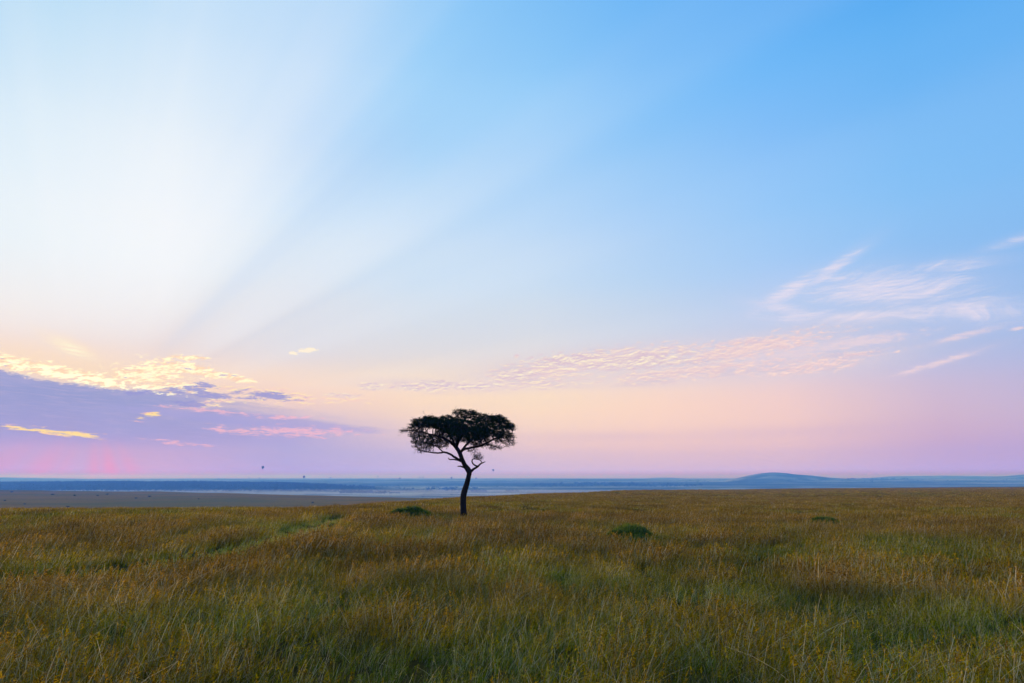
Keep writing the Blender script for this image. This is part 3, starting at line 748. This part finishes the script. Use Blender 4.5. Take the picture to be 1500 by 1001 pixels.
# traced limbs: (x, y, depth in metres, half width) in steps of the enlarged tracing
LIMBS = {
 'trunk': [(577,955,0,31),(576,925,0,26),(573,880,0,23.5),(571,830,0,23.5),(573,780,0,23.5),(582,735,0,22.5),(594,695,0,21),(606,655,0,19.5),(614,620,0,18.5),(617,594,0,20),(606,566,0,22),(586,538,0,18),(570,505,0,16.5),(556,472,0,16),(544,440,0,16),(528,412,0,15),(508,388,0,13)],
 'hook': [(622,592,0,15),(645,571,-.1,10),(668,556,-.2,8.5),(690,540,-.25,7.5),(708,523,-.3,6),(726,516,-.3,4.5),(742,508,-.3,2.2)],
 'loop': [(684,546,-.2,7),(660,534,-.2,6),(644,520,-.1,5.5),(640,502,-.1,5),(648,488,-.1,4.5),(676,490,-.1,3.6),(698,495,-.2,3.4),(712,508,-.25,3.2),(716,520,-.3,3)],
 'low_left': [(556,500,0,14),(532,490,-.1,11),(508,476,-.25,9.5),(480,456,-.4,8.5),(450,441,-.5,8),(418,436,-.5,7),(388,442,-.5,6.2),(355,440,-.5,5.6),(318,436,-.5,5),(285,432,-.5,4),(255,425,-.5,3),(232,412,-.5,2)],
 'snag': [(540,498,0,8),(515,494,.1,5.5),(492,491,.2,5),(470,492,.25,4.5),(461,486,.25,4),(458,477,.25,2.5)],
 'stub': [(578,552,0,8),(556,545,-.1,5.5),(540,543,-.15,4.5),(528,545,-.2,3.5)],
 'left_high': [(512,392,0,13),(484,366,-.2,11),(446,342,-.5,9.5),(396,318,-.9,8),(330,300,-1.1,6.5),(262,284,-1.0,5),(196,270,-.6,3.5),(140,268,-.3,2.2),(98,282,-.2,1.4)],
 'left_inner': [(510,390,0,11),(492,345,.6,9),(464,300,1.2,7.5),(420,255,1.6,6),(360,222,1.7,4.5),(300,200,1.5,3)],
 'middle': [(514,394,0,12),(530,345,.1,10),(552,292,.2,8),(570,235,.2,6.5),(582,185,.1,5),(590,140,0,3.2)],
 'back': [(520,400,0,10),(540,350,1.0,8),(580,300,2.0,6.5),(620,260,2.8,5),(640,230,3.2,3)],
 'front': [(516,398,0,10),(520,352,-1.0,8),(540,305,-1.9,6.5),(560,270,-2.7,5),(570,240,-3.1,3)],
 'right_low': [(546,446,0,11),(566,422,-.2,10),(602,406,-.4,9.5),(652,398,-.7,9),(702,388,-.8,8),(742,368,-.8,7.2),(790,345,-.7,6),(840,318,-.4,5),(895,300,-.2,3.6),(945,290,0,2)],
 'right_high': [(560,424,0,10),(592,384,.3,9),(638,338,.7,8),(690,292,1.0,7),(742,248,1.1,5.5),(796,210,1.0,4),(846,182,.8,2.6)],
 'low_left_up': [(418,436,-.5,5),(385,405,-.1,4.5),(340,378,.3,3.8),(290,362,.5,3),(235,352,.5,2)],
 'right_drop': [(742,368,-.8,5),(775,378,-.9,4),(812,392,-.7,3.2),(850,402,-.5,2)],
 'top_right': [(690,292,1.0,5),(735,285,.2,4.5),(800,262,-.3,3.6),(860,240,-.6,2.6),(920,232,-.5,2)],
 'right_back': [(640,338,.7,7),(700,320,1.6,6),(770,300,2.1,5),(840,280,2.0,3.4),(890,262,1.6,2.2)],
}
tree = bpy.data.objects.new('acacia_tree', None); scene.collection.objects.link(tree); tree.location = ORG
tag(tree, 'lone dark flat-topped acacia with a bent trunk on the brown grass rise', 'tree')
nodes = []; nrad = []; nown = []; npar = []
owner_names = list(LIMBS)
for oi, (nm, pts) in enumerate(LIMBS.items()):
    P = np.array([tp(p[0], p[1], p[2]) for p in pts]); rr_ = np.array([p[3] for p in pts]) * MPP
    sub = 5 if nm == 'trunk' else 4
    path = catmull(P, sub); rad = catmull(np.stack([rr_, rr_, rr_], 1), sub)[:, 0]
    if nm != 'trunk': path[3:] += trg.normal(0, .012, (len(path) - 3, 3))
    sides = 14 if nm == 'trunk' else 7
    V, q = tube(path, np.maximum(rad, .012), sides, trg, 0.07 if nm == 'trunk' else 0.05)
    o = link('trunk' if nm == 'trunk' else 'limb', mesh_np('trunk' if nm == 'trunk' else 'limb', V, q, bark_mat, True), tree)
    LIMBS[nm] = (path, rad, o)
    if nm in ('trunk', 'hook', 'snag', 'stub'): continue
    st = len(path) // 4
    for i in range(st, len(path)):
        nodes.append(path[i]); nrad.append(rad[i]); nown.append(oi); npar.append(-1)
# masses of the crown: (x, y, depth, rx, ry, depth radius, points, leafiness)
MASS = [(300,212,0,128,44,1.8,330,1.0), (325,182,0,74,32,1.2,120,.9),(400,232,-.8,118,56,1.9,330,1.1),(225,300,.4,78,46,1.2,170,.7),(128,272,-.2,48,20,.5,45,.7),(262,388,-.4,84,50,1.0,210,.6), (340,335,0,110,44,1.5,240,.8), (208,350,.2,42,40,.7,80,.5), (258,424,-.4,56,24,.6,90,.45),
 (375,375,.8,96,36,1.3,210,.75),(505,285,1.6,140,88,1.9,420,1.1),(555,250,-1.6,150,86,1.9,430,1.1),(600,146,0,116,36,1.2,170,.8),(555,120,0,62,20,.6,50,.8),
 (820,190,.2,92,40,1.5,260,1.0),(905,240,.4,74,44,1.3,220,1.0),(762,280,-1.2,132,66,1.7,380,1.05),(872,318,0,96,52,1.3,300,.8),(930,362,0,48,34,.6,90,.55),
 (822,402,-.3,64,24,.7,70,.45),(680,352,1,108,46,1.4,190,.7),(650,428,-.2,66,22,.5,60,.45),(690,466,-.2,34,17,.3,60,1.3),(740,380,0,120,26,1.0,120,.55),(215,235,0,66,34,1.0,110,.9),(650,300,2.6,160,60,1.2,160,1.0),(600,300,-3.0,160,60,1.1,160,1.0),(470,200,.5,40,30,.8,40,.5), (722,178,.3,76,36,1.0,150,.85), (452,178,-.2,60,30,.9,100,.8), (700,225,-.5,80,50,1.2,160,.9)]
att = []; leafy = []
for (x, y, d, rx, ry, rd, n, lf) in MASS:
    u = trg.normal(size=(int(n * 1.5), 3)); u /= np.linalg.norm(u, axis=1)[:, None]; u *= trg.random((len(u), 1)) ** (1 / 2.6)
    c = tp(x, y, d)
    att.append(c + u * np.array([rx * MPP, rd, ry * MPP])); leafy.append(np.full(len(u), lf))
att = np.vstack(att); leafy = np.concatenate(leafy)
# grow twigs towards the points (space colonisation)
N0 = len(nodes); nodes = list(map(np.array, nodes)); step = 0.15; kill = 0.16
near_i = np.zeros(len(att), int); near_d = np.full(len(att), 1e9)
def absorb(i0_):
    for i in range(i0_, len(nodes)):
        d = np.linalg.norm(att - nodes[i], axis=1); m_ = d < near_d
        near_d[m_] = d[m_]; near_i[m_] = i
absorb(0); alive = np.ones(len(att), bool); end_leaf = {}
for it_ in range(90):
    idx = np.where(alive)[0]
    if len(idx) == 0: break
    acc = {}
    reach = 0.75 if it_ < 45 else 9.0
    for a in idx:
        if near_d[a] > reach: continue
        j = near_i[a]; v = att[a] - nodes[j]; v = v / (np.linalg.norm(v) + 1e-9)
        if j in acc: acc[j][0] += v; acc[j][1] += 1
        else: acc[j] = [v.copy(), 1]
    start = len(nodes)
    for j, (v, c_) in acc.items():
        v = v / (np.linalg.norm(v) + 1e-6) + trg.normal(0, .34, 3); v[2] += 0.05; v /= np.linalg.norm(v)
        nodes.append(nodes[j] + v * step); npar.append(j); nown.append(nown[j]); nrad.append(0)
    absorb(start)
    alive &= near_d > kill
nodes = np.array(nodes); NN = len(nodes)
kids = [[] for _ in range(NN)]
for i in range(N0, NN): kids[npar[i]].append(i)
sz = np.zeros(NN)
for i in range(NN - 1, N0 - 1, -1):
    sz[i] += 1; p = npar[i]
    if p >= 0: sz[p] += sz[i]
nr = np.array([nrad[i] if i < N0 else min(0.007 + 0.0052 * sz[i] ** 0.52, 0.07) for i in range(NN)])
TV = {}; TQ = {}
for i in range(N0, NN):
    p = npar[i]; a, b = nodes[p], nodes[i]; ra = min(nr[p], nr[i] * 1.35) if p < N0 else nr[p]; rb = nr[i]
    t = b - a; t = t / (np.linalg.norm(t) + 1e-9); s1 = np.cross(t, [0.2, 0.9, 0.3]); s1 /= np.linalg.norm(s1) + 1e-9; s2 = np.cross(t, s1)
    ow = nown[i]; vs = TV.setdefault(ow, []); qs = TQ.setdefault(ow, []); base = len(vs)
    for c_, r_ in ((a, ra), (b, rb)):
        for k in range(4):
            th = math.pi / 2 * k; vs.append(c_ + (s1 * math.cos(th) + s2 * math.sin(th)) * r_)
    for k in range(4): qs.append((base + k, base + (k + 1) % 4, base + 4 + (k + 1) % 4, base + 4 + k))
# leaves: flat sprays along the outer twigs, thick on top of the masses and thin under them
SPK = []
tips = [i for i in range(N0, NN) if sz[i] <= 1]
ctr = tp(560, 300, 0)
spV = {}; spQ = {}
for i in trg.choice(tips, size=min(700, len(tips)), replace=False):
    d = (nodes[i] - ctr) * np.array([1, 1, 1.6]); d /= np.linalg.norm(d) + 1e-9; d = d + trg.normal(0, .45, 3) + np.array([0, 0, .15]); d /= np.linalg.norm(d)
    L_ = trg.uniform(.15, .42); p1 = nodes[i] + d * L_ * .5 + trg.normal(0, .02, 3); p2_ = p1 + (d + trg.normal(0, .3, 3)) * L_ * .5
    v, q_ = tube([nodes[i], p1, p2_], [.009, .007, .004], 4); ow = nown[i]
    base = len(TV.setdefault(ow, [])); TV[ow].extend(list(v)); TQ.setdefault(ow, []).extend([tuple(int(x) + base for x in r_) for r_ in q_])
    for t_ in (.3, .6, .85, 1.0): SPK.append(nodes[i] + (p2_ - nodes[i]) * t_ + trg.normal(0, .03, 3))
ends = [i for i in range(N0, NN) if sz[i] <= 6]
E_ = nodes[ends]
da = np.array([np.argmin(np.linalg.norm(att - e, axis=1)) for e in E_])
lfv = leafy[da]
mz = np.zeros(len(E_))
topness = np.zeros(len(E_))
for k, e in enumerate(E_):
    nb = (np.abs(E_[:, 0] - e[0]) < .5) & (np.abs(E_[:, 1] - e[1]) < .7)
    topness[k] = np.mean(E_[nb, 2] <= e[2])
cnt = trg.poisson(np.clip(lfv * (13 + 36 * topness ** 1.2), 1, 72))
C = np.repeat(E_, cnt, axis=0) + trg.normal(size=(int(cnt.sum()), 3)) * np.array([.115, .115, .045]) + np.array([0, 0, .02])
for ow in TV:
    par = LIMBS[owner_names[ow]][2]
    link('twigs', mesh_np('twigs', np.array(TV[ow]), np.array(TQ[ow]), bark_mat, True), par)['kind'] = 'stuff'
C = np.vstack([C, np.repeat(np.array(SPK), 2, axis=0) + trg.normal(0, .03, (2 * len(SPK), 3))])
Vl, Fl, Bl = cards(C, 0.075, trg, 0.45, 0.55)
fol = link('foliage', mesh_np('foliage', Vl, Fl, acacia_leaf, False, {'b': ('POINT', Bl)}), tree)
fol['kind'] = 'stuff'

# ================================================================== grown-over mounds
def mound(px, py, hgrass, w, dpt, h, label, seed, leafn, prof):
    rg = np.random.default_rng(seed)
    p = ground_at(px, py, hgrass); o0 = np.array([p[0], p[1], float(terrain(p[0], p[1]))])
    root = bpy.data.objects.new('grassy_mound', None); scene.collection.objects.link(root); root.location = o0
    tag(root, label, 'mound', 'green mounds standing out of the brown grass')
    nu, nv_ = 36, 14; V = []
    def surf(a, t):
        x = math.cos(a) * t * w / 2; y = math.sin(a) * t * dpt / 2
        z = h * (1 - t ** 2.0) ** 1.1 * (1 + prof * math.cos(a) * t)
        z += ((vnoise(x * 1.3 + seed, y * 1.3, seed) - .5) * .75 + (vnoise(x * 3.4 + seed, y * 3.4, seed + 1) - .5) * .35) * h * (1 - t ** 4)
        return np.array([x, y, float(z) - .03])
    for i in range(nv_ + 1):
        for k in range(nu): V.append(surf(2 * math.pi * k / nu, i / nv_))
    q = np.array([(i * nu + k, i * nu + (k + 1) % nu, (i + 1) * nu + (k + 1) % nu, (i + 1) * nu + k) for i in range(nv_) for k in range(nu)])[:, ::-1]
    link('soil', mesh_np('soil', np.array(V), q, soil_mat, True), root)
    cs = []
    for _ in range(leafn // 14):
        t = math.sqrt(rg.random()) * 0.97; a = rg.random() * 2 * math.pi; c = surf(a, t)
        if vnoise(c[0] * 2.6 + 9, c[1] * 2.6, seed + 3) < 0.26: continue
        hh = rg.uniform(.03, .22)
        cs.append(c + rg.normal(size=(14, 3)) * np.array([.09, .09, .05]) + np.array([0, 0, hh * .7]))
    Vc, Fc, Bc = cards(np.vstack(cs), 0.075, rg, 0.2, 0.42)
    nb_ = leafn // 5; T3 = []
    for _ in range(nb_):
        t = math.sqrt(rg.random()) * 1.02; a = rg.random() * 2 * math.pi; c = surf(a, min(t, .99)); hh = rg.uniform(.10, .40)
        f_ = rg.random() * math.pi; sd = np.array([math.cos(f_), math.sin(f_), 0]) * .02
        T3 += [c - sd, c + sd, c + np.array([rg.normal(.12, .12), rg.normal(0, .1), 1.0]) * hh]
    gbl = link('grass_blades', mesh_np('grass_blades', np.array(T3), np.arange(3 * nb_).reshape(-1, 3), mound_grass, False, {'b': ('POINT', np.repeat(rg.random(nb_), 3))}), root); gbl['kind'] = 'stuff'
    lf = link('foliage', mesh_np('foliage', Vc, Fc, shrub_leaf, False, {'b': ('POINT', Bc)}), root); lf['kind'] = 'stuff'
    return root
mound(599, 757, 0.2, 4.6, 3.6, .78, 'broad dark green mound just left of the acacia trunk', 5, 38000, 0.1)
mound(919, 788, 0.2, 3.4, 2.8, .64, 'green mound with a dark hollow right of the acacia, nearest to the camera', 6, 26000, -0.15)
mound(1207, 768, 0.2, 2.6, 2.2, .50, 'small olive green mound far right in the brown grass', 7, 18000, 0.1)

# ================================================================== bushes, trees and woods of the plain and valley
def ray_ground(px, py, lo=400.0, hi=12000.0):
    """first place where the sight line meets the land between lo and hi"""
    Ys = np.geomspace(lo, hi, 700)
    P = np.array([at(px, py, y) for y in Ys]); d = P[:, 2] - terrain(P[:, 0], P[:, 1])
    k = np.where(d < 0)[0]
    if len(k) == 0: return None
    k = max(k[0], 1); t = d[k - 1] / (d[k - 1] - d[k]); return P[k - 1] + (P[k] - P[k - 1]) * t
def crown_mesh(n, w, h, rg, flat=0.5, base=0.25, leaf=None):
    """rounded, ragged crown of small leaf faces"""
    u = rg.normal(size=(n, 3)); u /= np.linalg.norm(u, axis=1)[:, None]; u *= rg.random((n, 1)) ** .4
    lump = 1 + .3 * np.sin(u[:, :1] * 5 + rg.random() * 6) * np.cos(u[:, 1:2] * 4 + rg.random() * 6)
    C = u * lump * np.array([w / 2, w / 2, h * (1 - base) / 2]) + np.array([0, 0, h * (base + 1) / 2])
    return cards(C, leaf or w * .16, rg, flat, 0.8)
brg = np.random.default_rng(77)
def bush(px, py, wpx, hpx, label, name='thorn_bush', cat='bush', group=None, n=160, lo=400.0, trunk=False):
    p = ray_ground(px, py, lo)
    if p is None: return
    m = np.linalg.norm(p - np.array([0, 0, CAM_Z])) / 1000.0
    w, h = wpx * m * .85, hpx * m * .9
    root = bpy.data.objects.new(name, None); scene.collection.objects.link(root); root.location = (p[0], p[1], float(terrain(p[0], p[1])))
    tag(root, label, cat, group)
    base = 0.4 if trunk else 0.05
    V, Fc, B = crown_mesh(n, w, h, brg, 0.4, base)
    link('crown', mesh_np('crown', V, Fc, wood_leaf, False, {'b': ('POINT', B)}), root)
    Vt, qt = tube([(0, 0, -.3), (w * .03, 0, h * .3), (-w * .02, 0, h * .7)], [w * .05, w * .035, w * .02], 6)
    link('trunk', mesh_np('trunk', Vt, qt, bark_mat, True), root)
gb = 'dark bushes dotted over the brown plain'
for px, py, w, h, lab in [
 (17, 721.6, 4, 1.5, 'low dark bush at the far left edge of the brown plain'), (7, 734.5, 3, 2, 'lowest of the bushes on the plain, at the left edge of the photo'),
 (77, 725, 4.5, 1.4, 'flat bush on the plain, third from the left'), (109, 726.6, 3.6, 1.6, 'dark bush on the plain, left one of two close dark spots'),
 (143, 726.7, 3.6, 1.7, 'dark bush on the plain just below and left of a wider one'), (157, 725, 4, 1.6, 'wider dark bush, right one of a close pair on the plain'),
 (199, 730.7, 3.6, 2, 'dark bush standing alone below the middle of the wooded ridge'), (219, 728, 4.4, 1.5, 'flat pale bush right of the lone dark bush'),
 (291, 731.6, 3, 1.4, 'small faint bush on the plain left of the middle'), (458, 737, 4, 1.6, 'bush on the plain just above the end of the old track'),
 (36, 739, 3, 1.2, 'small bush low on the plain near the grass edge'), (99, 743, 5, 1.2, 'low smudge of bush at the foot of the plain')]:
    bush(px, py, w, h, lab, group=gb)
gv = 'single trees on the valley floor'
for px, py, w, h, lab in [
 (41, 716.2, 5, 2.6, 'round tree at the valley edge below the left end of the ridge'), (5, 717.5, 3.5, 1.6, 'small tree at the valley edge, leftmost in the photo'),
 (619, 729, 3.4, 2.4, 'pale round tree in the valley left of the acacia trunk'), (661.5, 726.4, 4, 2.6, 'dark round tree in the valley close beside the acacia trunk'),
 (607, 732.6, 2.6, 1.3, 'small bush in the valley above the green mound'), (632, 732.8, 2.2, 1.7, 'left one of two small dark bushes beside the acacia trunk'),
 (639, 732.8, 2.0, 1.8, 'right one of two small dark bushes beside the acacia trunk'), (759, 721.5, 3, 1.8, 'small tree in the valley right of the acacia trunk'), (774, 722, 2.4, 1.4, 'smaller tree in the valley, second right of the acacia trunk')]:
    bush(px, py, w, h, lab, 'valley_tree', 'tree', gv, 150, 500.0, True)
gh = 'tiny trees along the skyline of the far plateau'
def horizon_tree(px, wpx, hpx, lab):
    a = (px - 750) / 1020.0; Y = 9300.0 if px < 1060 else 7600.0
    X = a * Y; Ys = np.linspace(6500, 10500, 200); zz = (terrain(a * Ys, Ys) - CAM_Z) / Ys; Y = Ys[np.argmax(zz)]; X = a * Y
    m = math.hypot(X, Y) / 1000.0
    root = bpy.data.objects.new('skyline_tree', None); scene.collection.objects.link(root); root.location = (X, Y, float(terrain(X, Y)))
    tag(root, lab, 'tree', gh)
    V, Fc, B = crown_mesh(110, wpx * m, hpx * m, brg, 0.4, 0.35)
    link('crown', mesh_np('crown', V, Fc, wood_leaf, False, {'b': ('POINT', B)}), root)
    Vt, qt = tube([(0, 0, -2), (0, 0, hpx * m * .7)], [wpx * m * .07, wpx * m * .04], 6)
    link('trunk', mesh_np('trunk', Vt, qt, bark_mat, True), root)
for px, w, h, lab in [(365, 2, 1.8, 'tiny skyline tree above the right end of the wooded ridge'), (380, 2.2, 1.8, 'tiny skyline tree below the floating balloon'),
 (320, 1.6, 1.6, 'leftmost tiny skyline tree'), (484, 2.8, 2.2, 'dark wide skyline tree between the second balloon and the tall thin tree'), (508, 1.6, 1.6, 'left one of a close pair of tiny skyline trees'), (513, 1.8, 1.6, 'right one of a close pair of tiny skyline trees'),
 (553.5, 1.8, 4.4, 'tall thin tree on the skyline left of the acacia crown'), (615, 2.4, 3.0, 'left one of two spreading skyline trees under the left side of the acacia crown'), (619.5, 2.2, 3.0, 'right one of two spreading skyline trees under the left side of the acacia crown'),
 (648, 1.2, 1.0, 'faintest tiny skyline tree near the acacia trunk'), (1300, 2, 2.0, 'small pointed tree on the low ridge right of the hill'), (1264, 3.4, 1.2, 'low tree clump on the ridge just right of the hill'), (1270, 2.6, 1.0, 'flat tree clump on the ridge right of the hill')]:
    horizon_tree(px, w, h, lab)

# far woodland, too small and dense to count
def far_wood(name, spots, seed):
    rg = np.random.default_rng(seed); VV = []; FF = []; BB = []; base = 0
    for (x, y, z, w, h) in spots:
        n = 12
        u = rg.normal(size=(n, 3)); u /= np.linalg.norm(u, axis=1)[:, None]
        C = u * np.array([w * .36, w * .36, h * .28]) + np.array([x, y, z + h * .55])
        V, Fc, B = cards(C, w * .55, rg, 0.3, 0.85)
        VV.append(V); FF.append(Fc + base); BB.append(B); base += len(V)
        t = w * .05; V = np.array([(x - t, y, z - 1), (x + t, y, z - 1), (x + t, y + t, z + h * .6), (x - t, y + t, z + h * .6)])
        VV.append(V); FF.append(np.arange(4)[None] + base); BB.append(np.zeros(4)); base += 4
    o = link(name, mesh_np(name, np.vstack(VV), np.vstack(FF), wood_leaf, False, {'b': ('POINT', np.concatenate(BB))}))
    return tag(o, kind='stuff')
wrg = np.random.default_rng(99); spots = []
for _ in range(9000):                                   # the wooded ridge
    px = wrg.uniform(-60, 560); Y = 3750 + 1200 * wrg.random() ** .8
    a = (px - 750) / 1020.0; X = a * Y
    if px > 430 and wrg.random() < (px - 430) / 130: continue
    if vnoise(X / 150.0, Y / 120.0, 4) < .22: continue
    s_ = wrg.uniform(6, 14)
    spots.append((X, Y, float(terrain(X, Y)), s_, s_ * wrg.uniform(.6, .95)))
def belt(x0, x1, y0, y1, n, smin, smax, clump=0.0, lo=2000.0):
    n = int(n * 1.8); smin *= 1.15; smax *= 1.3
    for _ in range(n):
        px = wrg.uniform(x0, x1); py = wrg.uniform(y0, y1)
        if clump and vnoise(px / 9.0, py / 1.5, 6) < clump: continue
        p = ray_ground(px, py, lo)
        if p is None: continue
        s_ = wrg.uniform(smin, smax) * p[1] / 1000.0
        spots.append((p[0], p[1], p[2], s_, s_ * wrg.uniform(.6, .95)))
belt(498, 545, 720.5, 723, 160, 1.4, 2.6); belt(545, 585, 721, 723.5, 90, 1.2, 2.2, .3); belt(455, 500, 716, 721, 60, 1, 1.8, .4)
belt(580, 700, 715, 720, 170, 1.0, 2.2, .42); belt(690, 712, 719, 721.5, 60, 1.4, 2.2); belt(740, 760, 719, 721, 20, 1.2, 2)
belt(780, 1030, 709, 713.5, 420, .9, 1.9, .30); belt(820, 930, 708, 710, 110, 1, 2.2, .3); belt(480, 780, 709, 714, 130, .8, 1.5, .5)
belt(1000, 1500, 703, 708, 160, .7, 1.3, .45); belt(290, 440, 718, 721, 60, 1.2, 2.4, .5, 1900.0)
belt(1240, 1330, 701.5, 703, 60, .9, 1.6, .3)
far_wood('far_woodland', spots, 3)

# ================================================================== hot-air balloons over the valley
bal_mat = simple_mat('balloon_cloth', (0.22, 0.14, 0.20), (0.30, 0.22, 0.14), 0.3, 0.8)
wick = simple_mat('wicker', (0.10, 0.06, 0.03), (0.16, 0.10, 0.05), 6.0)
def balloon(px, py, wpx, Y, lab):
    p = at(px, py, Y); w = wpx * np.linalg.norm(p) / 1000.0; h = w * 1.15
    root = bpy.data.objects.new('hot_air_balloon', None); scene.collection.objects.link(root); root.location = (p[0], p[1], p[2] - h * .75)
    tag(root, lab, 'balloon', 'hot-air balloons over the far valley')
    prof = [(.05, .0), (.10, .03), (.26, .17), (.42, .36), (.50, .58), (.47, .76), (.36, .90), (.18, .98), (.01, 1.0)]
    n = 24; V = [(r_ * w * (1 + .025 * (k % 2)) * math.cos(2 * math.pi * k / n), r_ * w * (1 + .025 * (k % 2)) * math.sin(2 * math.pi * k / n), h * (.25 + z_)) for r_, z_ in prof for k in range(n)]
    q = np.array([(i * n + k, i * n + (k + 1) % n, (i + 1) * n + (k + 1) % n, (i + 1) * n + k) for i in range(len(prof) - 1) for k in range(n)])
    link('envelope', mesh_np('envelope', V, q, bal_mat, True), root)
    b = w * .055
    link('basket', box_mesh('basket', -b, b, -b, b, 0, b * 1.4, wick), root)
    Vs = []; qs = []; o_ = 0
    for sx_, sy_ in ((-1, -1), (1, -1), (1, 1), (-1, 1)):
        v, q_ = tube([(sx_ * b, sy_ * b, b * 1.3), (sx_ * w * .035, sy_ * w * .035, h * .26)], [w * .006] * 2, 4); Vs.append(v); qs.append(q_ + o_); o_ += len(v)
    link('ropes', mesh_np('ropes', np.vstack(Vs), np.vstack(qs), wick), root)
balloon(385, 685, 3.6, 4000, 'highest hot-air balloon, small and dark left of the acacia')
balloon(445.3, 699, 3.2, 4600, 'hot-air balloon just above the horizon left of the acacia')
balloon(722.5, 689, 3.0, 5200, 'hot-air balloon in the pink sky right of the acacia trunk')
balloon(585.7, 701.2, 2.4, 6400, 'hot-air balloon touching the skyline under the left tip of the acacia crown')
balloon(661.3, 700.3, 2.6, 6400, 'hot-air balloon low beside the left of the acacia trunk')
balloon(697.4, 701, 2.2, 7000, 'faint hot-air balloon low beside the right of the acacia trunk')
